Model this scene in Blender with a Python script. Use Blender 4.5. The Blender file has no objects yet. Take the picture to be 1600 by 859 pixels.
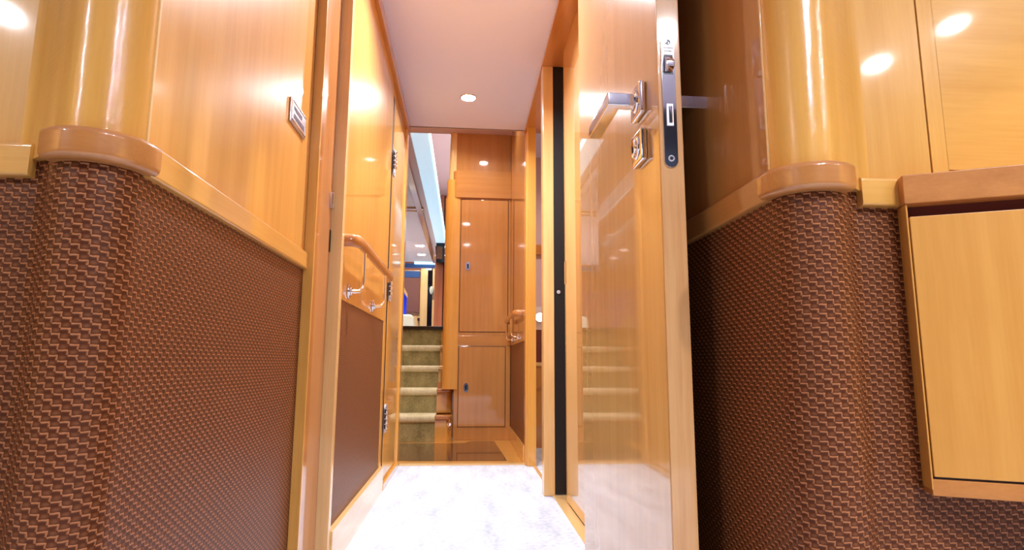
import bpy, bmesh, math, random
from mathutils import Matrix, Vector
random.seed(4)
C = bpy.context.scene.collection
PI = math.pi

# ------------------------------------------------------------------ camera, world, exposure
# x = right across the passage, y = along the passage, z = up, metres
cam_d = bpy.data.cameras.new('camera'); cam = bpy.data.objects.new('camera', cam_d); C.objects.link(cam)
CX = Vector((0.996787, -0.079949, 0.004867)); CY = Vector((-0.016543, -0.146041, 0.989140)); CZ = Vector((-0.078370, -0.986043, -0.146894))
cam.matrix_world = Matrix(((CX.x, CY.x, CZ.x, 0), (CX.y, CY.y, CZ.y, 0), (CX.z, CY.z, CZ.z, 0.57), (0, 0, 0, 1)))
cam_d.sensor_width = 36; cam_d.lens = 36 * 925 / 1600; cam_d.clip_start = 0.02; cam_d.clip_end = 60
bpy.context.scene.camera = cam
vs = bpy.context.scene.view_settings
vs.view_transform = 'Standard'; vs.look = 'None'; vs.exposure = 0.12; vs.gamma = 1; vs.use_curve_mapping = False
w = bpy.data.worlds.new('world'); bpy.context.scene.world = w; w.use_nodes = True
w.node_tree.nodes['Background'].inputs[0].default_value = (0.85, 0.88, 1.0, 1); w.node_tree.nodes['Background'].inputs[1].default_value = 0.12
try:
    bpy.context.scene.cycles.max_bounces = 10; bpy.context.scene.cycles.diffuse_bounces = 5
    bpy.context.scene.cycles.sample_clamp_indirect = 6
except Exception: pass

LIGHTS = [  # x, y, z of the ceiling, watts, colour, radius
    (0.000, 3.060, 2.000, 13.5, (0.86, 0.91, 1.0), 0.036),
    (0.010, 1.960, 2.000, 25, (0.84, 0.90, 1.0), 0.036),
    (-0.25, 4.150, 2.400, 5, (1.0, 0.93, 0.84), 0.036),
    (0.150, 3.900, 2.400, 4, (1.0, 0.93, 0.84), 0.036),
    (-2.05, -1.00, 2.100, 40, (0.90, 0.93, 1.0), 0.045),
    (2.080, -1.02, 2.100, 18, (0.90, 0.93, 1.0), 0.045),
    (2.180, -0.66, 2.100, 9, (0.90, 0.93, 1.0), 0.045),
    (0.620, -0.95, 2.100, 31, (0.88, 0.92, 1.0), 0.045),  # added lamp behind the view, gives the left lobby wall more brightness
    (0.900, -0.55, 2.100, 21, (0.88, 0.92, 1.0), 0.045),
]

# ------------------------------------------------------------------ materials
def new_mat(name):
    m = bpy.data.materials.new(name); m.use_nodes = True
    nt = m.node_tree; return m, nt, nt.nodes['Principled BSDF']
def srgb(r, g, b):
    f = lambda c: (c/255/12.92) if c/255 <= 0.04045 else ((c/255+0.055)/1.055)**2.4
    return (f(r), f(g), f(b), 1)
def plain(name, col, rough=0.5, metal=0, coat=0, emit=None, es=0):
    m, nt, p = new_mat(name)
    p.inputs['Base Color'].default_value = col; p.inputs['Roughness'].default_value = rough; p.inputs['Metallic'].default_value = metal
    p.inputs['Coat Weight'].default_value = coat; p.inputs['Coat Roughness'].default_value = 0.05
    # a faint procedural unevenness so no surface is perfectly flat
    n = nt.nodes.new('ShaderNodeTexNoise'); n.inputs['Scale'].default_value = 30
    r = nt.nodes.new('ShaderNodeMapRange'); r.inputs['To Min'].default_value = max(0, rough-0.04); r.inputs['To Max'].default_value = min(1, rough+0.04)
    nt.links.new(n.outputs['Fac'], r.inputs['Value']); nt.links.new(r.outputs['Result'], p.inputs['Roughness'])
    if emit: p.inputs['Emission Color'].default_value = emit; p.inputs['Emission Strength'].default_value = es
    return m
def wood(name, c1, c2, axis='z', rough=0.32, coat=1.0, cr=0.05, fig=0.25):
    m, nt, p = new_mat(name); L = nt.links.new; N = nt.nodes.new
    tc = N('ShaderNodeTexCoord')
    def mapped(sc_along, sc_cross):
        mp = N('ShaderNodeMapping')
        mp.inputs['Scale'].default_value = tuple(sc_along if a == axis else sc_cross for a in 'xyz')
        L(tc.outputs['Object'], mp.inputs['Vector']); return mp
    a = N('ShaderNodeTexNoise'); a.inputs['Scale'].default_value = 1; a.inputs['Detail'].default_value = 4; a.inputs['Roughness'].default_value = 0.6
    L(mapped(1.3, 26).outputs[0], a.inputs['Vector'])
    b = N('ShaderNodeTexNoise'); b.inputs['Scale'].default_value = 1; b.inputs['Detail'].default_value = 2
    L(mapped(12, 240).outputs[0], b.inputs['Vector'])
    c = N('ShaderNodeTexNoise'); c.inputs['Scale'].default_value = 1; c.inputs['Detail'].default_value = 2
    L(mapped(5, 5).outputs[0], c.inputs['Vector'])
    s1 = N('ShaderNodeMath'); s1.operation = 'MULTIPLY_ADD'; s1.inputs[1].default_value = 0.30; L(b.outputs['Fac'], s1.inputs[0])
    s0 = N('ShaderNodeMath'); s0.operation = 'MULTIPLY_ADD'; s0.inputs[1].default_value = fig; L(c.outputs['Fac'], s0.inputs[0]); L(a.outputs['Fac'], s0.inputs[2]); L(s0.outputs[0], s1.inputs[2])
    r = N('ShaderNodeValToRGB'); r.color_ramp.elements[0].position = 0.35; r.color_ramp.elements[1].position = 1.1 if False else 1.0
    r.color_ramp.elements[0].color = c2; r.color_ramp.elements[1].color = c1
    L(s1.outputs[0], r.inputs['Fac']); L(r.outputs['Color'], p.inputs['Base Color'])
    p.inputs['Roughness'].default_value = rough; p.inputs['Coat Weight'].default_value = coat; p.inputs['Coat Roughness'].default_value = cr; p.inputs['Coat IOR'].default_value = 1.55; p.inputs['Specular IOR Level'].default_value = 0.22
    return m
HON1, HON2 = srgb(228, 170, 86), srgb(206, 144, 60)
CHE1, CHE2 = srgb(196, 132, 72), srgb(168, 102, 48)
LOC1, LOC2 = srgb(200, 142, 78), srgb(178, 118, 58)
M = {}
for ax in 'xyz':
    M['honey_'+ax] = wood('lacquered honey wood '+ax, HON1, HON2, ax)
    M['cherry_'+ax] = wood('lacquered cherry wood '+ax, CHE1, CHE2, ax)
    M['locker_'+ax] = wood('lacquered locker wood '+ax, LOC1, LOC2, ax)
    M['pale_'+ax] = wood('pale lipping wood '+ax, srgb(240, 202, 140), srgb(218, 170, 104), ax)
M['door'] = wood('mirror lacquered door wood', srgb(214, 166, 100), srgb(192, 140, 76), 'z', rough=0.2, coat=1, cr=0.02)
M['door'].node_tree.nodes['Principled BSDF'].inputs['Coat IOR'].default_value = 1.75
M['cabinet'] = wood('satin cabinet wood', srgb(216, 154, 74), srgb(194, 128, 50), 'z', rough=0.45, coat=0.25, cr=0.25)
M['cabinet_x'] = wood('satin cabinet edge wood', srgb(198, 130, 66), srgb(162, 96, 42), 'x', rough=0.45, coat=0.2, cr=0.25)
M['column'] = wood('lacquered wood of the rounded corners', HON1, HON2, 'z', rough=0.3, coat=1, cr=0.02)
_nt = M['column'].node_tree; _tc = _nt.nodes.new('ShaderNodeTexCoord'); _mp = _nt.nodes.new('ShaderNodeMapping'); _mp.inputs['Scale'].default_value = (0.5, 0.5, 700)
_no = _nt.nodes.new('ShaderNodeTexNoise'); _no.inputs['Scale'].default_value = 1; _bp = _nt.nodes.new('ShaderNodeBump'); _bp.inputs['Strength'].default_value = 0.28; _bp.inputs['Distance'].default_value = 0.0012
_nt.links.new(_tc.outputs['Object'], _mp.inputs['Vector']); _nt.links.new(_mp.outputs[0], _no.inputs['Vector']); _nt.links.new(_no.outputs['Fac'], _bp.inputs['Height'])
_nt.links.new(_bp.outputs['Normal'], _nt.nodes['Principled BSDF'].inputs['Coat Normal'])
M['dark_gap'] = plain('dark gap', srgb(40, 16, 8), 0.7)

def weave(name, dark, light, a=0.0098, b=0.0062, use_uv=True):
    m, nt, p = new_mat(name); L = nt.links.new; N = nt.nodes.new
    def math_(op, x, y=None, z=None, clamp=False):
        n = N('ShaderNodeMath'); n.operation = op; n.use_clamp = clamp
        for k, v in enumerate((x, y, z)):
            if v is None: continue
            if isinstance(v, (int, float)): n.inputs[k].default_value = v
            else: L(v, n.inputs[k])
        return n.outputs[0]
    tc = N('ShaderNodeTexCoord'); sp = N('ShaderNodeSeparateXYZ'); L(tc.outputs['UV'], sp.inputs[0])
    jn = N('ShaderNodeTexNoise'); jn.inputs['Scale'].default_value = 160; L(tc.outputs['UV'], jn.inputs['Vector'])
    jit = math_('MULTIPLY', math_('SUBTRACT', jn.outputs['Fac'], 0.5), 0.35)
    u = math_('ADD', math_('DIVIDE', sp.outputs['X'], a), jit); v = math_('ADD', math_('DIVIDE', sp.outputs['Y'], b), jit)
    i, j = math_('FLOOR', u), math_('FLOOR', v); fu, fv = math_('FRACT', u), math_('FRACT', v)
    par = math_('ABSOLUTE', math_('MODULO', math_('ADD', i, j), 2.0)); on = math_('LESS_THAN', par, 0.5)
    def smooth(x, lo, hi):
        r = N('ShaderNodeMapRange'); r.interpolation_type = 'SMOOTHSTEP'; L(x, r.inputs['Value'])
        r.inputs['From Min'].default_value = lo; r.inputs['From Max'].default_value = hi; return r.outputs['Result']
    top = smooth(fv, 0.52, 0.86); right = smooth(fu, 0.70, 0.92)
    ridge = math_('MULTIPLY', math_('MAXIMUM', top, math_('MULTIPLY', right, 0.75)), on)
    off = math_('SUBTRACT', 1.0, on)
    # the strand under the ridge drops at the sides of the dark cell
    cell = math_('MULTIPLY', math_('MULTIPLY', math_('SINE', math_('MULTIPLY', fu, PI)), math_('SINE', math_('MULTIPLY', fv, PI))), off)
    h = math_('ADD', ridge, math_('MULTIPLY', cell, 0.26))
    cr = N('ShaderNodeValToRGB'); e = cr.color_ramp.elements
    e[0].position = 0.0; e[0].color = dark; e[1].position = 1.0; e[1].color = light
    L(h, cr.inputs['Fac']); L(cr.outputs['Color'], p.inputs['Base Color'])
    bp = N('ShaderNodeBump'); bp.inputs['Strength'].default_value = 0.6; bp.inputs['Distance'].default_value = 0.0012
    L(h, bp.inputs['Height']); L(bp.outputs['Normal'], p.inputs['Normal'])
    p.inputs['Roughness'].default_value = 0.42; p.inputs['Specular IOR Level'].default_value = 0.2
    return m
M['weave'] = weave('brown basket weave vinyl', srgb(80, 38, 16), srgb(178, 114, 72))
M['weave_fine'] = weave('fine brown basket weave vinyl', srgb(96, 54, 28), srgb(164, 112, 74), 0.0085, 0.006)

def carpet(name, c1, c2, scale=60, bump=0.5):
    m, nt, p = new_mat(name); L = nt.links.new; N = nt.nodes.new
    tc = N('ShaderNodeTexCoord')
    a = N('ShaderNodeTexNoise'); a.inputs['Scale'].default_value = scale; a.inputs['Detail'].default_value = 6; L(tc.outputs['Object'], a.inputs['Vector'])
    mp = N('ShaderNodeMapping'); mp.inputs['Scale'].default_value = (14, 3, 9); L(tc.outputs['Object'], mp.inputs['Vector'])
    b = N('ShaderNodeTexNoise'); b.inputs['Scale'].default_value = 1; b.inputs['Detail'].default_value = 3; L(mp.outputs[0], b.inputs['Vector'])
    mx = N('ShaderNodeMath'); mx.operation = 'MULTIPLY_ADD'; mx.inputs[1].default_value = 0.6; L(b.outputs['Fac'], mx.inputs[0]); 
    hf = N('ShaderNodeMath'); hf.operation = 'MULTIPLY'; hf.inputs[1].default_value = 0.5; L(a.outputs['Fac'], hf.inputs[0]); L(hf.outputs[0], mx.inputs[2])
    r = N('ShaderNodeValToRGB'); r.color_ramp.elements[0].position = 0.38; r.color_ramp.elements[1].position = 0.68
    r.color_ramp.elements[0].color = c1; r.color_ramp.elements[1].color = c2
    L(mx.outputs[0], r.inputs['Fac']); L(r.outputs['Color'], p.inputs['Base Color'])
    f = N('ShaderNodeTexNoise'); f.inputs['Scale'].default_value = 500; L(tc.outputs['Object'], f.inputs['Vector'])
    bp = N('ShaderNodeBump'); bp.inputs['Strength'].default_value = bump; bp.inputs['Distance'].default_value = 0.003; L(f.outputs['Fac'], bp.inputs['Height']); L(bp.outputs['Normal'], p.inputs['Normal'])
    p.inputs['Roughness'].default_value = 0.95; p.inputs['Specular IOR Level'].default_value = 0.1
    return m
M['carpet'] = carpet('pale grey carpet', srgb(172, 180, 194), srgb(214, 220, 230))
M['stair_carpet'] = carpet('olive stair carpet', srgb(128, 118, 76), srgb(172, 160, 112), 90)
M['nosing_carpet'] = carpet('olive stair carpet with light painted on the nosing', srgb(196, 186, 142), srgb(226, 218, 184), 90)  # paler copy of the stair carpet: light on the nosings put into its colour
M['ceiling'] = plain('pinkish white ceiling', srgb(216, 214, 244), 0.45)
M['navy'] = plain('dark navy upholstery', srgb(16, 30, 52), 0.7)
M['white'] = plain('white paint', srgb(226, 216, 214), 0.5)
M['pink'] = plain('pinkish headlining', srgb(206, 180, 180), 0.6)
M['chrome'] = plain('polished chrome', (0.86, 0.84, 0.86, 1), 0.06, 1)
M['steel'] = plain('satin steel', (0.66, 0.67, 0.74, 1), 0.42, 0.6)
M['dark_metal'] = plain('dark recess metal', (0.02, 0.02, 0.025, 1), 0.3, 0.5)
M['black_gloss'] = plain('black rubber seal', srgb(10, 16, 22), 0.5)
M['granite'] = plain('dark granite', srgb(22, 28, 32), 0.15, 0, 0.6)
M['brown_floor'] = plain('glossy brown sole', srgb(98, 68, 44), 0.14, 0, 0.8)
M['downlight'] = plain('lit downlight lens', (1, 1, 1, 1), 0.3, emit=(1.0, 0.97, 0.98, 1), es=60)
M['led'] = plain('cyan led cove', (0.8, 1, 1, 1), 0.4, emit=(0.42, 0.92, 1.0, 1), es=2.0)
M['led_soft'] = plain('cove lined with led glow diffuser', (0.8, 0.9, 1, 1), 0.4, emit=(0.36, 0.72, 0.92, 1), es=0.66)
M['blind'] = plain('brown roller blind', srgb(128, 84, 74), 0.8)
M['blue'] = plain('royal blue panel with faint glow', srgb(10, 60, 240), 0.6, emit=srgb(10, 60, 235), es=0.35)  # emission gives the blue a faint glow of its own
M['sky_blue'] = plain('blue stained glass band', srgb(50, 90, 150), 0.3)
M['cream_leather'] = plain('grey cream leather', srgb(196, 196, 176), 0.45)
M['dark_glass'] = plain('dark glass', srgb(12, 16, 26), 0.08)
M['red_wood'] = wood('reddish salon wood', srgb(186, 118, 84), srgb(158, 92, 62), 'z')
M['maroon'] = plain('maroon panel', srgb(110, 50, 44), 0.4)
M['lamp_warm'] = plain('lit bulkhead lamp', (1, 1, 1, 1), 0.3, emit=(0.93, 0.97, 1, 1), es=6)

# ------------------------------------------------------------------ mesh builder
class MB:
    def __init__(s): s.bm = bmesh.new(); s.uv = s.bm.loops.layers.uv.new('UVMap')
    def box(s, x0, x1, y0, y1, z0, z1, bev=0.0, seg=2):
        b = bmesh.new(); bmesh.ops.create_cube(b, size=1)
        for v in b.verts: v.co = Vector(((x0+x1)/2 + v.co.x*(x1-x0), (y0+y1)/2 + v.co.y*(y1-y0), (z0+z1)/2 + v.co.z*(z1-z0)))
        if bev: bmesh.ops.bevel(b, geom=list(b.edges), offset=min(bev, abs(x1-x0)/2.1, abs(y1-y0)/2.1, abs(z1-z0)/2.1), segments=seg, profile=0.5, affect='EDGES')
        return s.merge(b)
    def merge(s, b):
        bmesh.ops.recalc_face_normals(b, faces=list(b.faces))
        me = bpy.data.meshes.new('tmp'); b.to_mesh(me); b.free(); s.bm.from_mesh(me); bpy.data.meshes.remove(me); return s
    def prism(s, pts, z0, z1, bev=0.0, plane='xy', seg=2):
        """polygon pts in a plane, extruded along the third axis from z0 to z1"""
        b = bmesh.new()
        def mk(p, h):
            return Vector((p[0], p[1], h)) if plane == 'xy' else (Vector((h, p[0], p[1])) if plane == 'yz' else Vector((p[0], h, p[1])))
        lo = [b.verts.new(mk(p, z0)) for p in pts]; hi = [b.verts.new(mk(p, z1)) for p in pts]; n = len(pts)
        b.faces.new(lo[::-1]); b.faces.new(hi)
        for i in range(n): b.faces.new((lo[i], lo[(i+1) % n], hi[(i+1) % n], hi[i]))
        bmesh.ops.recalc_face_normals(b, faces=list(b.faces))
        if bev: bmesh.ops.bevel(b, geom=list(b.edges), offset=bev, segments=seg, profile=0.5, affect='EDGES')
        return s.merge(b)
    def cyl(s, c, r, h, axis='z', seg=24, r2=None, bev=0.0):
        b = bmesh.new(); bmesh.ops.create_cone(b, cap_ends=True, segments=seg, radius1=r, radius2=r if r2 is None else r2, depth=h)
        if bev:
            es = [e for e in b.edges if abs(abs(e.verts[0].co.z)-h/2) < 1e-6 and abs(e.verts[0].co.z-e.verts[1].co.z) < 1e-6]
            bmesh.ops.bevel(b, geom=es, offset=bev, segments=2, profile=0.5, affect='EDGES')
        rot = {'z': Matrix(), 'x': Matrix.Rotation(PI/2, 4, 'Y'), 'y': Matrix.Rotation(-PI/2, 4, 'X')}[axis]
        bmesh.ops.transform(b, matrix=Matrix.Translation(c) @ rot, verts=list(b.verts)); return s.merge(b)
    def sphere(s, c, r, sc=(1, 1, 1)):
        b = bmesh.new(); bmesh.ops.create_uvsphere(b, u_segments=20, v_segments=12, radius=r)
        for v in b.verts: v.co = Vector((v.co.x*sc[0]+c[0], v.co.y*sc[1]+c[1], v.co.z*sc[2]+c[2]))
        return s.merge(b)
    def torus(s, c, R, r, axis='z', seg=24, k=8):
        b = bmesh.new(); rings = []
        for i in range(seg):
            t = 2*PI*i/seg; ring = []
            for q in range(k):
                f = 2*PI*q/k; d = R + r*math.cos(f); p = (d*math.cos(t), d*math.sin(t), r*math.sin(f))
                if axis == 'x': p = (p[2], p[0], p[1])
                if axis == 'y': p = (p[0], p[2], p[1])
                ring.append(b.verts.new(Vector(p)+Vector(c)))
            rings.append(ring)
        for i in range(seg):
            for q in range(k): b.faces.new((rings[i][q], rings[(i+1) % seg][q], rings[(i+1) % seg][(q+1) % k], rings[i][(q+1) % k]))
        return s.merge(b)
    def tube(s, pts, r, sc=(1, 1), k=12, cap=True):
        """round or oval bar through pts; sc = (sideways, upwards) squash of the section"""
        b = bmesh.new(); rings = []; P = [Vector(p) for p in pts]; upv = Vector((0, 0, 1))
        prev = None
        for i, p in enumerate(P):
            d = (P[min(i+1, len(P)-1)] - P[max(i-1, 0)]).normalized()
            if prev is None:
                a = d.cross(upv if abs(d.z) < 0.9 else Vector((1, 0, 0))).normalized()
            else: a = (prev - d*prev.dot(d)).normalized()
            prev = a; c = a.cross(d).normalized()
            rings.append([b.verts.new(p + a*math.cos(2*PI*q/k)*r*sc[0] + c*math.sin(2*PI*q/k)*r*sc[1]) for q in range(k)])
        for i in range(len(rings)-1):
            for q in range(k): b.faces.new((rings[i][q], rings[i][(q+1) % k], rings[i+1][(q+1) % k], rings[i+1][q]))
        if cap: b.faces.new(rings[0][::-1]); b.faces.new(rings[-1])
        return s.merge(b)
    def strip(s, path, z0, z1, thick=0.012, out=0.0, flip=False):
        """wall skin along a plan path, facing left of travel; solid, with arc-length/height UVs in metres"""
        P = offset(path, out); Q = offset(path, out-thick); bm = s.bm; u = 0; us = [0]
        for i in range(1, len(P)): u += (Vector(path[i])-Vector(path[i-1])).length; us.append(u)
        if flip: us = [-q for q in us]
        V = lambda p, z: bm.verts.new((p[0], p[1], z))
        a0 = [V(p, z0) for p in P]; a1 = [V(p, z1) for p in P]; b0 = [V(p, z0) for p in Q]; b1 = [V(p, z1) for p in Q]
        def face(vs, uvs):
            f = bm.faces.new(vs)
            for l, t in zip(f.loops, uvs): l[s.uv].uv = t
        for i in range(len(P)-1):
            face((a0[i+1], a0[i], a1[i], a1[i+1]), ((us[i+1], z0), (us[i], z0), (us[i], z1), (us[i+1], z1)))
            face((b0[i], b0[i+1], b1[i+1], b1[i]), ((us[i], z0), (us[i+1], z0), (us[i+1], z1), (us[i], z1)))
            face((a0[i], a0[i+1], b0[i+1], b0[i]), ((0, 0),)*4); face((a1[i+1], a1[i], b1[i], b1[i+1]), ((0, 0),)*4)
        face((a0[0], b0[0], b1[0], a1[0]), ((0, 0),)*4); face((b0[-1], a0[-1], a1[-1], b1[-1]), ((0, 0),)*4)
        return s
    def sweep(s, path, sec):
        """sweep a closed section [(out, z)...] along a plan path"""
        rows = [offset(path, o) for o, z in sec]; b = bmesh.new()
        V = [[b.verts.new((rows[k][i][0], rows[k][i][1], sec[k][1])) for i in range(len(path))] for k in range(len(sec))]; n = len(sec)
        for k in range(n):
            for i in range(len(path)-1): b.faces.new((V[k][i], V[k][i+1], V[(k+1) % n][i+1], V[(k+1) % n][i]))
        b.faces.new([V[k][0] for k in range(n)]); b.faces.new([V[k][-1] for k in range(n)][::-1])
        return s.merge(b)
    def build(s, name, m, parent=None, smooth=True, recalc=False):
        if recalc: bmesh.ops.recalc_face_normals(s.bm, faces=list(s.bm.faces))
        me = bpy.data.meshes.new(name); s.bm.to_mesh(me); s.bm.free()
        me.materials.append(m); o = bpy.data.objects.new(name, me); C.objects.link(o)
        if smooth:
            for p in me.polygons: p.use_smooth = True
            me.set_sharp_from_angle(angle=math.radians(35))
            wn_ = o.modifiers.new('weighted_normal', 'WEIGHTED_NORMAL'); wn_.keep_sharp = True; wn_.weight = 80
        if parent is not None: o.parent = parent; o.matrix_parent_inverse = parent.matrix_world.inverted() if False else Matrix.Translation(-Vector(parent.location))
        return o
def offset(path, d):
    """offset a plan polyline to the left of travel by d"""
    out = []; n = len(path)
    for i in range(n):
        a = Vector(path[max(i-1, 0)]); b = Vector(path[i]); c = Vector(path[min(i+1, n-1)])
        t1 = (b-a).normalized() if i > 0 else (c-b).normalized(); t2 = (c-b).normalized() if i < n-1 else t1
        n1 = Vector((-t1.y, t1.x)); n2 = Vector((-t2.y, t2.x)); m = (n1+n2)
        m = m.normalized() if m.length > 1e-6 else n1; k = 1/max(0.4, m.dot(n1))
        out.append((b.x + m.x*d*k, b.y + m.y*d*k))
    return out
def empty(name, loc, label, cat, group=None, kind=None):
    o = bpy.data.objects.new(name, None); o.empty_display_size = 0.05; C.objects.link(o); o.location = loc
    return tag(o, label, cat, group, kind)
def tag(o, label=None, cat=None, group=None, kind=None):
    if label: o['label'] = label
    if cat: o['category'] = cat
    if group: o['group'] = group
    if kind: o['kind'] = kind
    return o
def part(o, label): o['label'] = label; return o
def rsec(o0, o1, z0, z1, r=0.006, k=4):
    """rail section: square at the wall, rounded outer edges"""
    pts = [(o0, z0)]
    for i in range(k+1): t = -PI/2 + PI/2*i/k; pts.append((o1-r+r*math.cos(t), z0+r+r*math.sin(t)))
    for i in range(k+1): t = PI/2*i/k; pts.append((o1-r+r*math.cos(t), z1-r+r*math.sin(t)))
    pts.append((o0, z1)); return pts

# ------------------------------------------------------------------ lobby walls with round corners
def arc(c, r, a0, a1, n, sx):
    return [(c[0] + sx*r*math.cos(math.radians(a0+(a1-a0)*i/n)), c[1] - r*math.sin(math.radians(a0+(a1-a0)*i/n))) for i in range(n+1)]
CR, CY0 = 0.052, 0.022
def corner_paths(sx, xw, yflat, y_end, xfar):
    """sx=-1: left wall. Returns corridor run, corner, flat run (all travelling away from the passage)"""
    cx = sx*(xw+CR); cy = yflat-CY0; cen = (cx, cy)
    run = [(sx*xw, y_end), (sx*xw, cy)]
    a = arc(cen, CR, 0, 140, 26, -sx)
    p0 = Vector(a[-1]); p3 = Vector((cx + sx*0.095, yflat)); d0 = Vector((sx*0.643, 0.766)); 
    p1 = p0 + d0*0.022; p2 = p3 - Vector((sx*0.025, 0))
    fil = []
    for i in range(1, 11):
        t = i/10; fil.append(tuple(p0*(1-t)**3 + p1*3*t*(1-t)**2 + p2*3*t*t*(1-t) + p3*t**3))
    flat = [fil[-1], (sx*xfar, yflat)]
    b = arc(cen, CR, 0, 105, 20, -sx)
    q0 = Vector(b[-1]); q3 = Vector((cx + sx*0.118, yflat)); q1 = q0 + Vector((sx*0.966, 0.259))*0.035; q2 = q3 - Vector((sx*0.035, 0))
    fu = [tuple(q0*(1-t)**3 + q1*3*t*(1-t)**2 + q2*3*t*t*(1-t) + q3*t**3) for t in [i/12 for i in range(1, 13)]]
    return run, a+fil, flat, a, b+fu, [fu[-1], (sx*xfar, yflat)]
def fix(path, sx): return path if sx < 0 else path   # orientation handled by sign of the offset
for side, sx, xw, yf in (('left', -1, 0.418, 0.797), ('right', 1, 0.445, 0.830)):
    run, cor, flat, a, ucor, uflat = corner_paths(sx, xw, yf, 1.552, 2.6)
    # the visible face is on the left of travel for the left wall, on the right for the right wall
    full = run[:-1] + cor + flat[1:]
    def V(p): return p if sx < 0 else p[::-1]
    # travelling from passage outwards on the left wall (going -y then -x) the room is on the LEFT side (+x, then -y)
    t = 0.02
    wl = empty('wall_'+side, (sx*xw, 1.0, 0), '%s lobby wall with a rounded corner, brown woven lower half under a honey wood rail' % side, 'wall', kind='structure')
    MB().strip(V(full), 0.0, 0.83, t, flip=True).build('woven_wainscot', M['weave'], wl)
    up_run = MB().strip(V(run), 0.83, 2.1, t).build('upper_panel', M['honey_z'] if sx < 0 else M['locker_z'], wl)
    MB().strip(V(ucor), 0.83, 2.1, t, 0.0005).build('rounded_corner_panel', M['column'], wl)
    if sx < 0:
        MB().strip(V(uflat), 0.83, 2.1, t).build('flat_panel', M['honey_z'], wl)
    else:
        f1 = [uflat[0], (0.7175, yf)]; f2 = [(0.719, yf), (0.7455, yf)]; f3 = [(0.745, yf), (2.6, yf)]
        MB().strip(V(f1), 0.83, 2.1, t).build('flat_panel', M['honey_z'], wl)
        MB().strip(V(f2), 0.83, 2.1, t, 0.002).build('edge_strip', M['honey_z'], wl)
        MB().strip(V(f3), 0.87, 2.1, t, 0.002).build('cross_grain_panel', M['honey_x'], wl)
        MB().strip(V(f3), 0.83, 0.87, t, -0.002).build('panel_sill', M['pale_x'], wl)
    # thin pale lipping on the joint between the corner and the corridor panel
    y0 = yf-CY0
    MB().box(min(sx*(xw-0.002), sx*(xw+0.01)), max(sx*(xw-0.002), sx*(xw+0.01)), y0-0.002, y0+0.003, 0.852, 2.1, 0.0008).build('joint_strip', M['pale_z'], wl)
    MB().sweep(V(run), rsec(-0.004, 0.012, 0.806, 0.850, 0.005)).build('rail', M['honey_y'] if sx < 0 else M['locker_y'], wl)
    MB().sweep(V(flat), rsec(-0.004, 0.014, 0.806, 0.850, 0.005)).build('rail', M['honey_x'], wl)
    # thicker curved rail with rounded end
    cr = [(sx*xw, y0+0.004)] + a[:24]
    MB().sweep(V(cr), rsec(-0.01, 0.019, 0.8075, 0.8475, 0.009, 5)).build('curved_rail', M['cherry_x'], wl)
    # solid core behind the skins
    core = [(sx*(xw+0.022), 1.55), (sx*(xw+0.022), yf+0.035), (sx*2.6, yf+0.035), (sx*2.6, 1.55)]
    MB().prism(core, 0.0, 2.1).build('wall_core', M['honey_z'], wl, smooth=False)

# ------------------------------------------------------------------ rest of the shell
def struct(name, mb, m, label=None, cat=None, smooth=False):
    o = mb.build(name, m, smooth=smooth); tag(o, label, cat, kind='structure'); return o
fl = MB(); fl.box(-2.6, 2.6, -2.5, 1.60, -0.05, 0.0); fl.box(-0.358, 0.392, 1.60, 3.46, -0.05, 0.0)
struct('floor', fl, M['carpet'], 'pale grey carpet running down the passage', 'floor')
o = struct('ceiling', MB().box(-0.352, 0.352, 1.70, 3.50, 2.0, 2.05), M['ceiling'], 'pinkish white passage ceiling with recessed downlights', 'ceiling')
struct('ceiling', MB().box(-2.6, 2.6, -2.5, 1.66, 2.10, 2.15), M['ceiling'], 'lobby ceiling above the near walls', 'ceiling')
struct('wall_back', MB().box(-2.65, 2.65, -1.42, -1.36, 0, 2.12), M['navy'], 'dark navy upholstered wall behind the camera', 'wall')
struct('wall_far_left', MB().box(-2.65, -2.6, -2.5, 1.55, 0, 2.12), M['honey_z'], 'wood panelled side wall at the far left of the lobby', 'wall')
struct('wall_far_right', MB().box(2.6, 2.65, -2.5, 1.55, 0, 2.12), M['honey_z'], 'wood panelled side wall at the far right of the lobby', 'wall')

# doorway frame between lobby and passage
fr = empty('trim_1', (-0.40, 1.6, 0), 'honey wood door frame around the open passage door', 'door frame', kind='structure')
for sx, xa in ((-1, 0.418), (1, 0.445)):
    B = lambda x0, x1, *r: MB().box(min(sx*x0, sx*x1), max(sx*x0, sx*x1), *r)
    B(0.394, xa+0.03, 1.552, 1.78, 0, 2.10, 0.003).build('jamb', M['cherry_z'] if sx < 0 else M['honey_z'], fr)
    B(0.392, xa, 1.545, 1.556, 0, 2.08, 0.002).build('architrave', M['honey_z'], fr)
    B(0.360, 0.397, 1.727, 1.758, 0, 1.965, 0.003).build('door_stop', M['pale_z'], fr)
MB().box(-0.44, 0.46, 1.552, 1.70, 1.965, 2.10, 0.003).build('head', M['cherry_x'], fr)
st = MB(); st.box(-0.397, -0.384, 1.700, 1.726, 1.012, 1.058, 0.003); part(st.build('strike_lip', M['chrome'], fr), 'polished strike lip')
MB().box(-0.3945, -0.3925, 1.716, 1.7255, 1.02, 1.056).build('bolt_slot', M['dark_gap'], fr)
MB().box(-0.3945, -0.3925, 1.716, 1.7255, 0.885, 0.950).build('bolt_slot', M['dark_gap'], fr)

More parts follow.
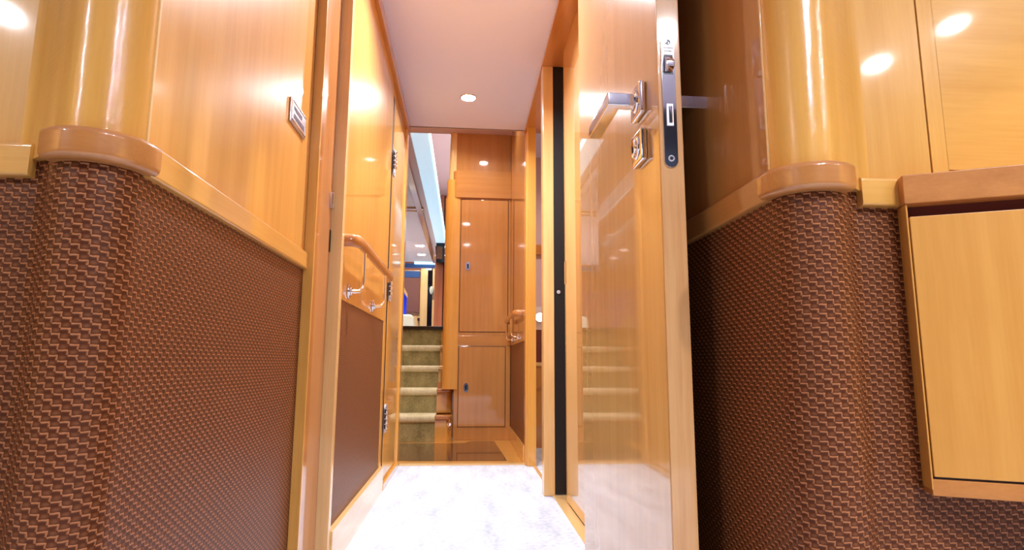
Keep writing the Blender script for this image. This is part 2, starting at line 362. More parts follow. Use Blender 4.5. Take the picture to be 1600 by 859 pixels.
# passage left wall
pl = empty('wall_passage_left', (-0.367, 2.3, 0), 'left passage wall, honey wood over a brown woven panel', 'wall', kind='structure')
MB().box(-0.42, -0.367, 1.758, 2.80, 0.755, 2.0, 0.002).build('upper_panel', M['honey_z'], pl)
MB().strip([(-0.370, 2.742), (-0.370, 1.758)], 0.10, 0.757, 0.03).build('woven_panel', M['weave_fine'], pl)
MB().box(-0.42, -0.366, 2.742, 2.80, 0.10, 0.756, 0.002).build('stile', M['honey_z'], pl)
MB().box(-0.42, -0.354, 1.758, 2.80, -0.01, 0.108, 0.003).build('skirting', M['pale_y'], pl)
MB().box(-0.42, -0.350, 1.70, 3.50, 1.945, 2.004, 0.003).build('crown_moulding', M['cherry_y'], pl)
dl = empty('door_1', (-0.366, 3.1, 0), 'closed left passage door with three hinges, seen at a steep angle', 'door', kind='structure')
MB().box(-0.41, -0.366, 2.856, 3.40, 0.03, 1.86, 0.002).build('leaf', M['honey_z'], dl)
MB().box(-0.43, -0.3685, 2.795, 2.858, 0.02, 1.88).build('gap', M['dark_gap'], dl)
dj = MB(); dj.box(-0.43, -0.362, 3.395, 3.50, 0, 2.0, 0.004); dj.box(-0.43, -0.372, 2.80, 3.40, 1.865, 1.95, 0.003)
dj.box(-0.370, -0.357, 3.405, 3.49, 0, 1.96, 0.005)
dj.build('jamb', M['honey_z'], dl)
MB().box(-0.42, -0.352, 2.80, 3.42, 0.0, 0.028, 0.003).build('threshold', M['honey_y'], dl)
for zc in (1.553, 0.928, 0.310):
    hg = MB(); hg.prism([(2.842+0.018*0, 0)], 0, 1) if False else None
    pts = []
    for (cy_, cz_, s0) in ((2.905, zc+0.045, 0), (2.865, zc+0.045, 90), (2.865, zc-0.045, 180), (2.905, zc-0.045, 270)):
        for q in range(5):
            t = math.radians(s0+90*q/4); pts.append((cy_+0.018*math.cos(t), cz_+0.020*math.sin(t)))
    hg.prism(pts, -0.3655, -0.361, 0, 'yz')
    h_ = hg.build('hinge', M['steel'], dl); part(h_, 'satin steel hinge leaf')
    kn = MB()
    for q in range(4): kn.cyl((-0.354, 2.842, zc-0.034+q*0.0235), 0.009, 0.019, 'z', 16, bev=0.002)
    kn.build('hinge_knuckles', M['chrome'], h_)
    sc_ = MB()
    for zz in (zc+0.05, zc-0.05): sc_.cyl((-0.3605, 2.888, zz), 0.0045, 0.002, 'x', 12)
    sc_.build('screws', M['dark_metal'], h_)

# passage right side
cr_ = MB(); cr_.box(0.350, 0.50, 1.70, 3.50, 1.985, 2.045, 0.003)
struct('trim_2', cr_, M['cherry_y'], 'cherry ceiling moulding along the right of the passage', 'moulding', True)
d2 = empty('door_2', (0.43, 2.15, 0), 'closed right passage door behind the open door', 'door', kind='structure')
MB().box(0.430, 0.47, 1.79, 2.520, 0.010, 1.983, 0.002).build('leaf', M['door'], d2)
MB().box(0.432, 0.47, 1.79, 2.46, 0.0, 0.012).build('gap', M['dark_gap'], d2)
fp = MB(); fp.box(0.4265, 0.431, 2.490, 2.512, 0.905, 1.005, 0.0015); fp.build('flush_pull', M['chrome'], d2)
bs = empty('trim_3', (0.43, 2.66, 0), 'narrow black vertical seal strip between pale jamb and right door', 'seal strip', kind='structure')
MB().box(0.404, 0.455, 2.655, 2.70, 0.008, 1.985, 0.002).build('seal', M['black_gloss'], bs)
s = MB(); s.cyl((0.424, 2.653, 0.890), 0.0085, 0.006, 'y', 20, bev=0.0015); s.torus((0.424, 2.650, 0.890), 0.005, 0.0012, 'y'); s.build('screw_cap', M['steel'], bs)
j2 = MB(); j2.box(0.354, 0.404, 2.652, 2.72, 0, 1.986, 0.004)
struct('trim_4', j2, M['pale_z'], 'pale wood jamb left of the black seal strip', 'jamb', True)
j3 = MB(); j3.box(0.360, 0.412, 3.40, 3.50, 0, 1.986, 0.004); j3.box(0.352, 0.372, 3.42, 3.49, 0, 1.96, 0.005)
struct('trim_5', j3, M['honey_z'], 'honey wood post at the right end of the passage', 'post', True)
fb = MB(); fb.box(0.392, 0.46, 1.60, 2.66, -0.03, 0.004, 0.001); fb.box(0.392, 0.41, 2.66, 3.46, -0.03, 0.003, 0.001)
struct('trim_6', fb, M['pale_y'], 'pale wood floor edging along the right of the carpet', 'floor edging', True)
struct('trim_7', MB().box(-0.352, 0.40, 3.455, 3.505, -0.03, 0.006, 0.002), M['pale_x'], 'pale wood threshold strip at the end of the carpet', 'threshold', True)
struct('wall_passage_right', MB().box(0.47, 0.50, 1.55, 2.72, 0, 2.0), M['honey_z'], 'backing behind the right passage door', 'wall')

# side cabin glimpsed through the right doorway
cb = empty('wall_cabin', (0.6, 4.12, 0), 'sliver of side cabin seen between post and jamb, pale above, wood below', 'wall', kind='structure')
MB().box(0.42, 1.5, 4.12, 4.16, 0.95, 2.1).build('painted_panel', M['pink'], cb)
MB().box(0.42, 1.5, 4.115, 4.16, 0.0, 0.56).build('wood_panel', M['locker_z'], cb)
MB().box(0.42, 1.5, 4.105, 4.16, 0.55, 0.575, 0.003).build('shelf', M['pale_x'], cb)
MB().box(0.42, 1.5, 4.12, 4.16, 0.575, 0.80).build('maroon_panel', M['maroon'], cb)
MB().box(0.42, 1.5, 4.118, 4.16, 0.80, 0.96).build('upper_rail', M['white'], cb)
MB().box(0.42, 1.5, 4.105, 4.16, 0.395, 0.41, 0.002).build('ledge', M['cherry_x'], cb)
MB().box(0.42, 1.5, 4.09, 4.16, 1.33, 1.40, 0.003).build('cornice', M['cherry_x'], cb)
struct('floor', MB().box(0.41, 1.5, 2.72, 4.12, -0.05, 0.0), M['carpet'], 'pale carpet of the side cabin through the right doorway', 'floor')
struct('ceiling', MB().box(0.40, 1.5, 2.70, 4.16, 2.05, 2.10), M['ceiling'], 'side cabin ceiling', 'ceiling')
struct('wall_cabin_side', MB().box(1.5, 1.54, 2.7, 4.16, 0, 2.1), M['white'], 'side cabin outer wall', 'wall')
struct('wall_cabin_front', MB().box(0.46, 1.5, 2.68, 2.72, 0, 2.1), M['honey_z'], 'side cabin near wall', 'wall')
bl = empty('bulkhead_lamp', (0.52, 4.095, 0.875), 'small bright white lamp in the side cabin past the right post', 'lamp')
s = MB(); s.cyl((0.520, 4.10, 0.885), 0.034, 0.03, 'y', 24, bev=0.004); s.build('base', M['chrome'], bl)
s = MB(); s.sphere((0.520, 4.082, 0.885), 0.030, (1, 0.6, 1)); s.build('lens', M['lamp_warm'], bl)

# ------------------------------------------------------------------ landing at the passage end
ld = empty('floor', (0, 4.0, 0), 'glossy brown landing floor with honey wood border before the stairs', 'floor', kind='structure')
inset = [(-0.46, 3.66), (-0.30, 3.615), (0.262, 3.60), (0.232, 4.46), (0.215, 4.49), (0.085, 4.49), (0.045, 4.47), (0.02, 4.40), (-0.02, 4.375), (-0.50, 4.39)]
MB().prism(inset, -0.02, 0.0015).build('brown_inset', M['brown_floor'], ld)
MB().box(-0.70, 0.42, 3.50, 4.62, -0.05, 0.0).build('wood_border', M['honey_x'], ld)
rw = empty('wall_landing_right', (0.352, 4.0, 0), 'right landing wall, locker wood over a grey brown woven panel', 'wall', kind='structure')
MB().box(0.352, 0.41, 3.50, 4.56, 0.70, 2.40, 0.002).build('upper_panel', M['locker_z'], rw)
MB().strip([(0.355, 3.50), (0.355, 4.56)], 0.09, 0.702, 0.03).build('woven_panel', M['weave_fine'], rw)
MB().box(0.345, 0.41, 3.50, 4.56, 0, 0.10, 0.003).build('skirting', M['honey_y'], rw)
MB().box(0.3505, 0.36, 4.440, 4.446, 0.71, 2.34).build('panel_groove', M['cherry_z'], rw)
struct('ceiling', MB().box(-0.70, 0.42, 3.50, 4.60, 2.40, 2.44), M['pink'], 'landing ceiling above the stair foot', 'ceiling')
struct('trim_8', MB().box(-0.70, 0.42, 3.49, 3.51, 2.0, 2.41), M['pink'], 'bulkhead above the passage end', 'bulkhead')
struct('wall_landing_left', MB().box(-0.75, -0.705, 3.50, 6.0, 0, 3.6), M['honey_z'], 'left landing and stair wall hidden by the jamb', 'wall')
struct('wall_landing_left', MB().box(-0.72, -0.43, 3.46, 3.50, 0, 2.1), M['honey_z'], 'return beside the left jamb', 'wall')

# ------------------------------------------------------------------ locker wall
LY = 4.55
lk = empty('locker_cabinet', (0.12, LY, 0), 'tall built-in honey wood locker right of the stairs, upper and lower door', 'locker')
MB().box(-0.075, 0.352, LY, LY+0.15, 0.0, 0.70, 0.003).build('lower_carcass', M['locker_z'], lk)
MB().box(-0.075, 0.352, LY-0.002, LY+0.15, 0.70, 0.775, 0.004).build('middle_rail', M['locker_x'], lk)
MB().box(-0.075, 0.352, LY, LY+0.15, 0.775, 1.86, 0.003).build('upper_carcass', M['locker_z'], lk)
# curved frieze, rounded at its left end
fz = [(0.352, LY+0.15), (0.352, LY-0.018), (-0.06, LY-0.018)] + [(-0.06-0.05*math.sin(t*PI/12), LY+0.032-0.05*math.cos(t*PI/12)) for t in range(1, 7)] + [(-0.11, LY+0.15)]
MB().prism(fz, 1.855, 2.075, 0.003).build('frieze', M['locker_x'], lk)
MB().box(-0.09, 0.352, LY+0.03, LY+0.15, 2.07, 2.402, 0.002).build('head_panel', M['locker_z'], lk)
gp = MB()
for (x0, x1, z0, z1) in ((-0.040, 0.328, 0.805, 1.842), (-0.040, 0.312, 0.098, 0.690)):
    gp.box(x0-0.004, x1+0.004, LY-0.0015, LY+0.01, z0-0.004, z1+0.004)
gp.build('door_gap', M['dark_gap'], lk)
for nm, (x0, x1, z0, z1), kz in (('door', (-0.040, 0.328, 0.805, 1.842), 1.310), ('door', (-0.040, 0.312, 0.098, 0.690), 0.385)):
    d = MB().box(x0, x1, LY-0.005, LY+0.01, z0, z1, 0.002).build(nm, M['locker_z'], lk)
    k = MB(); 
    k.prism([(0.018*math.cos(2*PI*q/20)+0.018, kz+0.036*math.sin(2*PI*q/20)) for q in range(20)], LY-0.009, LY-0.004, 0.001, 'xz')
    k.build('latch_plate', M['chrome'], d)
    k = MB(); k.box(0.011, 0.025, LY-0.0125, LY-0.008, kz-0.018, kz+0.018, 0.002); k.build('latch', M['dark_metal'], d)
struct('wall_behind_locker', MB().box(-0.06, 0.42, LY+0.155, 4.95, 0, 3.36), M['red_wood'], 'wall behind the locker', 'wall')
# rounded corner post beside the stairs
cp = [(-0.05, LY+0.15), (-0.05, LY-0.006)] + [(-0.11-0.055*math.sin(t*PI/16), LY+0.049-0.055*math.cos(t*PI/16)) for t in range(0, 9)] + [(-0.165, LY+0.15)]
post = MB().prism(cp, 0.372, 1.856, 0.0).build('rounded_post', M['honey_z'], lk)
cp2 = [(-0.085, LY+0.15), (-0.085, LY+0.02)] + [(-0.11-0.030*math.sin(t*PI/16), LY+0.049-0.030*math.cos(t*PI/16)) for t in range(0, 9)] + [(-0.14, LY+0.15)]
MB().prism(cp2, 2.0, 2.402, 0.0).build('upper_post', M['pale_z'], lk)
cp3 = [(-0.070, LY+0.15), (-0.070, LY-0.004)] + [(-0.115-0.04*math.sin(t*PI/16), LY+0.036-0.04*math.cos(t*PI/16)) for t in range(0, 9)] + [(-0.155, LY+0.15)]
MB().prism(cp3, 1.85, 2.005, 0.0).build('upper_post', M['honey_z'], lk)

# ------------------------------------------------------------------ staircase
stc = empty('staircase', (-0.38, 4.45, 0), 'short carpeted staircase with olive treads and dark top edge', 'staircase')
steps = [(4.43, 0.190), (4.655, 0.372), (4.88, 0.545), (5.105, 0.715), (5.33, 0.885)]
for i, (y, z) in enumerate(steps):
    zp = 0 if i == 0 else steps[i-1][1]
    last = i == len(steps)-1
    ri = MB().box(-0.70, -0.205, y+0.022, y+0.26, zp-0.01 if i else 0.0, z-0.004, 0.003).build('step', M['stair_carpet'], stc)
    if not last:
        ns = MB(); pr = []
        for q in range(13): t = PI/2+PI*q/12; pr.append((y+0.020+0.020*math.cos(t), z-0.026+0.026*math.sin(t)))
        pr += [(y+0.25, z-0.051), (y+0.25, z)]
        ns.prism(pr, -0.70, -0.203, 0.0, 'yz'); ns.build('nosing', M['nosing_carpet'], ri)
    else:
        MB().box(-0.70, -0.165, y-0.005, y+0.26, z-0.028, z+0.006, 0.006).build('stone_edge', M['granite'], ri)
# wooden ends of the steps
for i, (y, z) in enumerate(steps[:4]):
    zp = 0 if i == 0 else steps[i-1][1]
    if i < 2:
        x1 = -0.085; rr = 0.05
        po = [(-0.205, y+0.10), (-0.205, y+0.02)] + [(x1-rr+rr*math.sin(t*PI/16), y+0.02+rr-rr*math.cos(t*PI/16)) for t in range(0, 9)] + [(x1, y+0.10)]
        e = MB().prism([(p[0], min(p[1], LY-0.002) if i == 0 and p[0] > -0.19 else p[1]) for p in po], zp, z-0.03, 0.0).build('wood_riser_end', M['honey_z'], stc)
        po = [(-0.206, y+0.09), (-0.206, y-0.004)] + [(x1-0.03+0.037*math.sin(t*PI/16), y+0.041-0.045*math.cos(t*PI/16)) for t in range(0, 9)] + [(x1+0.007, y+0.09)]
        MB().prism(po, z-0.032, z, 0.008, seg=3).build('wood_tread_end', M['cherry_x'], stc)
    else:
        e = MB().box(-0.205, -0.17, y+0.018, y+0.26, zp-0.01, z-0.03, 0.003).build('wood_riser_end', M['pale_z'], stc)
        MB().box(-0.206, -0.165, y-0.002, y+0.25, z-0.032, z, 0.010, 3).build('wood_tread_end', M['pale_x'], stc)
MB().box(-0.205, -0.17, 5.345, 5.59, 0.70, 0.86, 0.003).build('wood_riser_end', M['honey_z'], stc)
MB().box(-0.204, -0.066, LY+0.16, LY+0.19, 0.0, 0.42).build('side_panel', M['locker_z'], stc)
hk = empty('door_hook', (-0.10, 4.45, 0.10), 'small chrome hook on the curved end of the lowest step', 'hook')
s = MB(); s.tube([(-0.095, 4.452, 0.175), (-0.097, 4.440, 0.165), (-0.102, 4.434, 0.14), (-0.107, 4.434, 0.11), (-0.103, 4.434, 0.085), (-0.094, 4.440, 0.08)], 0.005); s.build('hook_arm', M['chrome'], hk)
s = MB(); s.cyl((-0.100, 4.452, 0.125), 0.012, 0.012, 'y'); s.build('base_plate', M['chrome'], hk)

# ------------------------------------------------------------------ grab rails
def grab(name, sx, xw, xr, ya, yb, z, zm, ms, label):
    root = empty(name, (sx*xw, (ya+yb)/2, zm), label, 'handrail')
    pts = []
    for q in range(7):
        t = q/6*PI/2; pts.append((sx*(xr+0.028*(1-math.sin(t))) if q else sx*xw, ya+0.05*(1-math.cos(t)), z))
    pts += [(sx*xr, ya+0.12, z), (sx*xr, (ya+yb)/2, z), (sx*xr, yb-0.08, z)]
    for q in range(1, 7):
        t = q/6*PI/2; pts.append((sx*(xr+0.028*(1-math.cos(t))), yb-0.05+0.05*math.sin(t), z))
    s = MB(); s.tube(pts, 0.017, (0.75, 1.15), 16); s.build('rail', M['cherry_y'], root)
    for ym in ms:
        b = MB(); dz = z-zm
        b.tube([(sx*xr, ym+0.03, z-0.012), (sx*xr, ym+0.03, zm+0.035), (sx*(xr+0.002), ym+0.028, zm+0.015), (sx*(xr+0.012), ym+0.02, zm+0.003), (sx*(xw-0.012), ym, zm), (sx*(xw-0.001), ym, zm)], 0.0065)
        o = b.build('bracket', M['chrome'], root)
        b = MB(); b.cyl((sx*(xw-0.003), ym, zm), 0.024, 0.006, 'x', 24, bev=0.002); b.cyl((sx*(xw-0.008), ym, zm), 0.013, 0.012, 'x', 20, bev=0.003)
        b.build('mount', M['chrome'], o)
grab('handrail', -1, 0.367, 0.325, 1.79, 2.62, 0.935, 0.790, (1.885, 2.377), 'curved wooden handrail on two chrome brackets on the left passage wall')
grab('handrail', 1, 0.352, 0.305, 3.62, 4.42, 0.875, 0.735, (3.85, 4.30), 'short wooden handrail on chrome brackets on the right landing wall')

# ------------------------------------------------------------------ the open door
dr = empty('door_3', (0.361, 1.69, 0), 'open glossy honey wood passage door seen edge-on, with chrome lever handle', 'door', kind='structure')
X0, X1, YE = 0.340, 0.383, 0.980
MB().box(X0, X1, YE+0.004, 1.700, 0.012, 1.955, 0.0015).build('leaf', M['door'], dr)
MB().box(X0+0.0005, X1-0.0005, YE, YE+0.0045, 0.0125, 1.9545, 0.0012).build('edge_band', wood('door edge wood', srgb(224, 168, 110), srgb(186, 118, 64), 'z', 0.3, 0.8, 0.08, 0.6), dr)
def rosette(sx, xf, yc, zc, name='rose'):
    s = MB(); s.box(min(xf, xf+sx*0.013), max(xf, xf+sx*0.013), yc-0.032, yc+0.032, zc-0.032, zc+0.032, 0.004, 3)
    s.torus((xf+sx*0.0135, yc, zc), 0.020, 0.003, 'x', 32); return s.build(name, M['chrome'], dr)
ZR, ZK, YR = 1.079, 0.984, 1.082
for sx, xf in ((-1, X0), (1, X1)):
    r_ = rosette(sx, xf, YR, ZR)
    s = MB(); xa, xb, xc = xf+sx*0.010, xf+sx*0.070, xf+sx*0.042
    s.prism([(xa, YR-0.012), (xb, YR-0.012), (xb, YR+0.165), (xc, YR+0.165), (xc, YR+0.012), (xa, YR+0.012)], ZR-0.012, ZR+0.014, 0.0025, seg=3)
    s.build('lever_handle', M['chrome'], dr)
    k_ = rosette(sx, xf, YR, ZK, 'key_rose')
    s = MB()
    if sx < 0:
        s.cyl((xf-0.016, YR, ZK), 0.013, 0.008, 'x', 28, bev=0.002); s.build('key_cylinder', M['chrome'], k_)
        s = MB(); s.box(xf-0.0215, xf-0.0195, YR-0.0018, YR+0.0018, ZK-0.010, ZK+0.003); s.build('keyhole', M['dark_metal'], k_)
    else:
        s.cyl((xf+0.020, YR, ZK), 0.006, 0.02, 'x', 16); s.box(xf+0.013, xf+0.034, YR-0.022, YR+0.010, ZK-0.006, ZK+0.006, 0.003, 3); s.build('thumb_turn', M['chrome'], k_)
# lock forend on the door edge
def stadium(xc, hw, z0, z1, y0, y1, r=None):
    r = r or hw; pts = []
    for q in range(13): t = PI*q/12; pts.append((xc+hw*math.cos(t), z1-r+r*math.sin(t)))
    for q in range(13): t = PI+PI*q/12; pts.append((xc+hw*math.cos(t), z0+r+r*math.sin(t)))
    return MB().prism(pts, y0, y1, 0.0006, 'xz')
XL = 0.3590
fe = stadium(XL, 0.0125, 0.912, 1.164, YE-0.003, YE+0.001).build('lock_plate', M['chrome'], dr)
s = MB(); s.box(XL-0.0085, XL+0.0085, YE-0.0035, YE-0.002, 1.086, 1.124, 0.0005); s.build('latch_opening', M['dark_metal'], fe)
s = MB(); s.prism([(YE-0.003, 1.090), (YE-0.016, 1.096), (YE-0.016, 1.106), (YE-0.003, 1.122)], XL-0.0075, XL+0.0075, 0.001, 'yz'); s.build('latch_bolt', M['chrome'], fe)
s = MB(); s.box(XL-0.0065, XL+0.0065, YE-0.0045, YE-0.002, 0.988, 1.030, 0.002, 3); s.build('deadbolt_surround', M['steel'], fe)
s = MB(); s.box(XL-0.003, XL+0.004, YE-0.0065, YE-0.002, 0.993, 1.025, 0.0015); s.build('deadbolt', M['chrome'], fe)
for zz in (1.148, 0.928):
    s = MB(); s.torus((XL, YE-0.0035, zz), 0.0045, 0.0014, 'y'); sr = s.build('screw', M['steel'], fe)
    s = MB(); s.cyl((XL, YE-0.0035, zz), 0.0022, 0.0012, 'y', 12); s.build('screw_socket', M['dark_metal'], sr)
mk = MB()
for row, zz in enumerate((1.137, 1.131)):
    x = XL-0.009+row*0.0015
    while x < XL+0.009-row*0.002:
        wd = random.uniform(0.0009, 0.0018); mk.box(x, x+wd, YE-0.0036, YE-0.0029, zz-0.0016, zz+0.0016); x += wd+0.0005
mk.build('stamped_lettering', M['white'], fe)
# hinges holding the door
for zc in (0.25, 1.70):
    s = MB(); s.cyl((X1+0.004, 1.706, zc), 0.007, 0.10, 'z', 16, bev=0.002); s.build('hinge', M['steel'], dr)

# ------------------------------------------------------------------ small metal sign on the left wall
pq = empty('wall_plaque', (-0.418, 1.41, 1.16), 'small tilted-looking metal nameplate on the left wall beside the door frame', 'plaque')
s = MB(); s.box(-0.4185, -0.412, 1.352, 1.478, 1.128, 1.188, 0.003, 3); s.build('plate', plain('brushed nickel', (0.70, 0.66, 0.70, 1), 0.28, 1), pq)
s = MB(); 
for (a_, b_, c_, d_) in ((1.358, 1.472, 1.180, 1.183), (1.358, 1.472, 1.133, 1.136), (1.358, 1.361, 1.133, 1.183), (1.469, 1.472, 1.133, 1.183)): s.box(-0.4125, -0.4112, a_, b_, c_, d_)
s.build('raised_border', M['chrome'], pq)
s = MB()
for row, (zz, n_) in enumerate(((1.168, 7), (1.149, 9))):
    yy = 1.372
    for q in range(n_):
        wd = random.uniform(0.005, 0.009); s.box(-0.4125, -0.4113, yy, yy+wd, zz-0.006, zz+0.006, 0.0008); yy += wd+0.0028
        if yy > 1.468: break
s.build('engraved_lettering', plain('engraving fill', srgb(96, 72, 92), 0.5), pq)

# ------------------------------------------------------------------ wall cabinet on the right
cbn = empty('wall_cabinet', (0.85, 0.80, 0.394), 'honey wood wall cabinet with flap door at the right edge, hung on the woven wall', 'cabinet')
FL = Vector((0.6455, 0.800)); D = Vector((0.903, -0.430)); WL = Vector((0.6575, 0.832))
def cab(dfront, z0, z1, dl=0.0, back=True, bev=0.002):
    n_ = Vector((-0.430, -0.903))      # towards the room
    a_ = FL + n_*dfront + D*dl; b_ = FL + D*0.45 + n_*dfront
    pts = [tuple(WL + D*0.0 + Vector((dl, 0))), tuple(a_), tuple(b_), (b_.x+0.02, 0.832)]
    return MB().prism(pts, z0, z1, bev)
cab(0.004, 0.804, 0.848, -0.002).build('top', M['cabinet_x'], cbn)
cab(-0.022, 0.420, 0.806, 0.0).build('carcass', plain('dark red inside wood', srgb(96, 34, 14), 0.5), cbn)
cab(0.0, 0.392, 0.4145, 0.0).build('bottom_rail', M['cabinet_x'], cbn)
# side stile and flap door
n_ = Vector((-0.430, -0.903))
sd = [tuple(WL+Vector((-0.001, 0))), tuple(FL+Vector((-0.0005, 0))), tuple(FL+D*0.002), tuple(FL+D*0.004-n_*0.024), (0.680, 0.832)]
MB().prism(sd, 0.40, 0.804, 0.001).build('side_panel', M['cabinet'], cbn)
dp = [tuple(FL+D*0.0035+n_*0.001), tuple(FL+D*0.448+n_*0.001), tuple(FL+D*0.448-n_*0.018), tuple(FL+D*0.0035-n_*0.018)]
MB().prism(dp, 0.4175, 0.785, 0.0015).build('flap_door', M['cabinet'], cbn)
gl = [tuple(FL+D*0.002-n_*0.003), tuple(FL+D*0.448-n_*0.003), tuple(FL+D*0.448-n_*0.02), tuple(FL+D*0.002-n_*0.02)]
MB().prism(gl, 0.412, 0.420).build('shadow_gap', M['dark_gap'], cbn)

# ------------------------------------------------------------------ salon at the top of the stairs
struct('floor', MB().box(-3.2, 1.2, 5.58, 14.0, 0.80, 0.880), M['carpet'], 'salon floor above the stairs', 'floor')
struct('wall_salon_back', MB().box(-3.2, 1.2, 13.6, 13.7, 0.8, 3.6), M['red_wood'], 'reddish wood back wall of the salon', 'wall')
struct('wall_salon_right', MB().box(-0.10, -0.05, 4.95, 9.6, 0.8, 3.6), M['red_wood'], 'right salon wall behind the locker', 'wall')
struct('wall_salon_left', MB().box(-3.25, -3.2, 5.9, 13.7, 0.8, 3.6), M['red_wood'], 'left salon wall', 'wall')
struct('wall_salon_front', MB().box(-3.2, -0.70, 5.9, 5.98, 0.8, 3.6), M['red_wood'], 'salon wall behind the landing', 'wall')
ca = MB(); ca.box(-3.2, 1.2, 4.60, 14, 3.32, 3.38)
struct('ceiling', ca, M['pink'], 'raised pinkish salon ceiling right of the light cove', 'ceiling')
struct('ceiling', MB().box(-3.2, -0.475, 4.60, 11.2, 2.46, 2.50), M['white'], 'white dropped salon ceiling panels left of the light cove', 'ceiling')
struct('trim_9', MB().box(-0.70, 1.0, 4.58, 4.61, 2.41, 3.36), M['pink'], 'upstand above the landing ceiling', 'bulkhead')
cove = empty('light_cove', (-0.38, 7, 2.45), 'long cyan lit light cove running along the salon ceiling', 'light cove')
MB().box(-0.475, -0.322, 4.62, 9.3, 2.452, 2.50).build('cove_channel', M['led_soft'], cove)
MB().box(-0.324, -0.312, 4.62, 9.3, 2.448, 2.50).build('led_strip', M['led'], cove)
ul = bpy.data.lights.new('cove_uplight', 'AREA'); ul.shape = 'RECTANGLE'; ul.size = 0.03; ul.size_y = 4.5; ul.energy = 17; ul.color = (1.0, 0.92, 0.95)
ulo = bpy.data.objects.new('cove_uplight', ul); C.objects.link(ulo); ulo.location = (-0.30, 7.0, 2.505); ulo.rotation_euler = (PI, 0, 0)
cc = empty('light_cove', (-0.7, 11.2, 2.42), 'short cyan lit cross cove at the far end of the salon ceiling', 'light cove')
MB().box(-0.97, -0.42, 11.20, 11.26, 2.425, 2.50).build('led_strip', M['led'], cc)
MB().box(-2.6, -0.42, 11.26, 11.36, 2.36, 2.44).build('cove_lip', M['sky_blue'], cc)
bmx = MB(); bmx.box(-0.62, -0.55, 4.62, 11.2, 2.435, 2.47, 0.004)
struct('trim_10', bmx, M['red_wood'], 'long wooden ceiling beam left of the light cove', 'beam', True)
bmc = MB(); bmc.box(-3.0, -0.53, 7.15, 7.23, 2.437, 2.47, 0.004); bmc.box(-3.0, -0.53, 7.30, 7.34, 2.44, 2.47, 0.004)
struct('trim_11', bmc, M['pale_x'], 'pale cross batten on the salon ceiling', 'batten', True)
pr_ = empty('wall_salon_pillar', (-0.3, 9.6, 0.88), 'reddish wood pillar with a dark joint at the right of the salon', 'wall', kind='structure')
MB().box(-0.50, -0.365, 9.6, 9.9, 0.88, 3.32, 0.005).build('pillar_panel', M['red_wood'], pr_)
MB().box(-0.350, -0.05, 9.6, 9.9, 0.88, 3.32, 0.005).build('pillar_panel', M['red_wood'], pr_)
MB().box(-0.37, -0.345, 9.62, 9.9, 0.88, 3.32).build('joint', M['dark_gap'], pr_)
# picture box on the pillar
px = empty('picture_box', (-0.38, 9.5, 2.3), 'black deep-framed picture box on the pillar top beside the cove', 'picture')
s = MB(); s.box(-0.475, -0.285, 9.40, 9.6, 2.15, 2.50, 0.008); s.build('frame', M['dark_glass'], px)
s = MB(); s.box(-0.460, -0.375, 9.39, 9.405, 2.21, 2.41, 0.003); s.build('picture', plain('muted picture', srgb(150, 104, 72), 0.5), px)
# window with blind
wn = empty('window_1', (-1.2, 13.5, 1.4), 'salon window with brown roller blind and blue band above', 'window', kind='structure')
MB().box(-1.50, -0.97, 13.52, 13.6, 1.20, 2.66, 0.01).build('window_frame', M['pale_z'], wn)
MB().box(-1.45, -1.03, 13.46, 13.52, 1.69, 2.48, 0.004).build('blind', M['blind'], wn)
MB().box(-1.45, -1.03, 13.45, 13.52, 2.48, 2.63, 0.004).build('blue_band', M['sky_blue'], wn)
MB().box(-1.06, -0.80, 13.40, 13.52, 1.50, 1.56, 0.01).build('sill_bracket', M['dark_gap'], wn)
pw = MB(); pw.box(-1.00, -0.84, 13.30, 13.6, 0.88, 2.72, 0.01)
struct('trim_12', pw, M['pale_z'], 'pale pilaster between salon window and dark doorway', 'pilaster', True)
dd = empty('door_4', (-0.78, 13.3, 0.88), 'narrow dark glass door at the far end of the salon', 'door', kind='structure')
MB().box(-0.84, -0.735, 13.30, 13.36, 0.89, 2.66, 0.004).build('glass', M['dark_glass'], dd)
MB().box(-0.735, -0.66, 13.28, 13.38, 0.88, 2.72, 0.006).build('frame', M['pale_z'], dd)
lm = empty('wall_lamp', (-0.82, 13.25, 2.66), 'small lit white lamp above the dark glass door', 'lamp')
s = MB(); s.cyl((-0.82, 13.24, 2.66), 0.06, 0.05, 'z', 20, bev=0.01); s.build('lens', M['lamp_warm'], lm)
s = MB(); s.cyl((-0.82, 13.24, 2.705), 0.065, 0.03, 'z', 20, bev=0.008); s.build('base', M['chrome'], lm)
kb = empty('door_handle_plate', (-0.745, 13.2, 2.16), 'round grey fitting on the edge of the dark glass door', 'fitting')
s = MB(); s.sphere((-0.745, 13.2, 2.16), 0.055, (0.9, 0.6, 1.7)); s.cyl((-0.745, 13.25, 2.16), 0.04, 0.1, 'y'); s.build('knob', M['cream_leather'], kb)
# pale leather chair, blue screen and slanted wooden edge
ch = empty('salon_chair', (-1.05, 9.9, 0.88), 'grey cream leather chair back seen over the top step', 'chair')
bk = MB(); pts = []
for (cx_, cz_, s0) in ((-0.91, 1.27, 0), (-1.30, 1.27, 90), (-1.34, 0.98, 180), (-0.87, 0.98, 270)):
    for q in range(6): t = math.radians(s0+90*q/5); pts.append((cx_+0.08*math.cos(t), cz_+0.08*math.sin(t)))
bk.prism(pts, 9.80, 9.92, 0.03, 'xz', 3); bk.build('backrest', M['cream_leather'], ch)
s = MB(); s.box(-1.36, -0.86, 9.84, 10.40, 1.10, 1.24, 0.04, 3); s.build('seat', M['cream_leather'], ch)
for sx_ in (-1.32, -0.92):
    for yy in (9.92, 10.32):
        s = MB(); s.cyl((sx_, yy, 0.99), 0.02, 0.22, 'z'); s.build('leg', M['cherry_z'], ch)
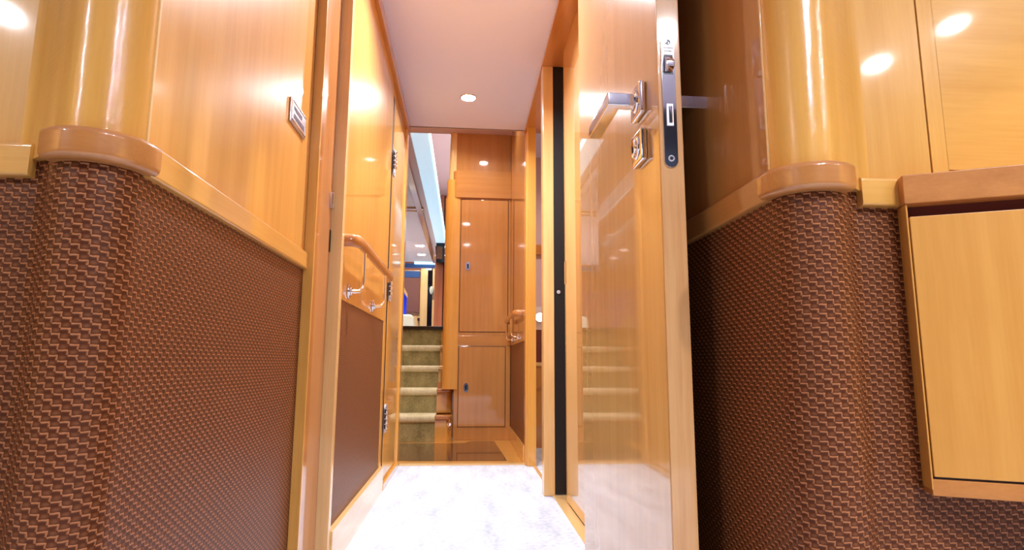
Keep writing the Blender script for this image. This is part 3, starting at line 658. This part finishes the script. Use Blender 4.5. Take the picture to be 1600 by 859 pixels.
bs_ = empty('blue_screen', (-1.35, 12.6, 0.88), 'royal blue panel with slanting wooden top edge behind the pale chair', 'screen')
s = MB(); s.prism([(-1.75, 0.88), (-1.225, 0.88), (-1.225, 1.93), (-1.36, 2.15), (-1.75, 2.15)], 12.50, 12.56, 0.0, 'xz'); s.build('panel', M['blue'], bs_)
s = MB(); s.prism([(-1.205, 1.90), (-1.205, 1.99), (-1.40, 2.36), (-1.44, 2.30)], 12.47, 12.56, 0.0, 'xz'); s.build('slanted_edge', M['pale_x'], bs_)

# ------------------------------------------------------------------ downlights
DL_LABEL = {0: 'bright round ceiling downlight in the middle of the passage ceiling', 1: 'round ceiling downlight at the top edge of the passage ceiling',
            2: 'downlight in the landing ceiling near the stairs', 3: 'downlight in the landing ceiling near the locker',
            4: 'downlight at the far left of the lobby ceiling', 5: 'downlight at the far right of the lobby ceiling', 6: 'second downlight at the right of the lobby ceiling',
            7: 'unseen downlight right of the camera, added to brighten the left wall', 8: 'downlight farther right of the camera in the lobby ceiling', 99: 'downlight in the lobby ceiling before the door frame'}
def downlight(x, y, zc, wt, col, r, label, grp='recessed downlights in passage and lobby', spread=150):
    root = empty('downlight', (x, y, zc), label, 'light', grp if False else None)
    s = MB(); s.torus((x, y, zc-0.001), r+0.006, 0.005, 'z', 32); s.build('trim_ring', M['chrome'], root)
    s = MB(); s.cyl((x, y, zc-0.002), r, 0.006, 'z', 32); s.build('lens', M['downlight'], root)
    ld_ = bpy.data.lights.new('downlight_beam', 'AREA'); ld_.shape = 'DISK'; ld_.size = 2*r*0.9; ld_.energy = wt; ld_.color = col; ld_.spread = math.radians(spread)
    lo = bpy.data.objects.new('downlight_beam', ld_); C.objects.link(lo); lo.location = (x, y, zc-0.012)
for i, (x, y, z, wt, col, r) in enumerate(LIGHTS): downlight(x, y, z, wt, col, r, DL_LABEL[i])
downlight(-0.75, 9.6, 2.46, 14, (1, 0.95, 0.9), 0.07, 'upper of two round downlights in the white salon ceiling')
downlight(-0.78, 10.4, 2.46, 14, (1, 0.95, 0.9), 0.07, 'lower of two round downlights in the white salon ceiling')
for (x, y, z, wt) in ((-0.22, 5.3, 3.31, 22), (-1.5, 8.5, 2.45, 30), (-1.2, 12.3, 3.31, 40), (0.9, 3.4, 2.04, 6)):  # raised-ceiling and far-window lamps are unseen additions that brighten the salon
    downlight(x, y, z, wt, (1, 0.92, 0.86), 0.05, {-1.2: 'unseen downlight added to brighten the far end of the salon', -0.22: 'unseen downlight added to brighten the raised salon ceiling', -1.5: 'downlight at the left of the salon ceiling', 0.9: 'downlight in the side cabin ceiling'}[x])
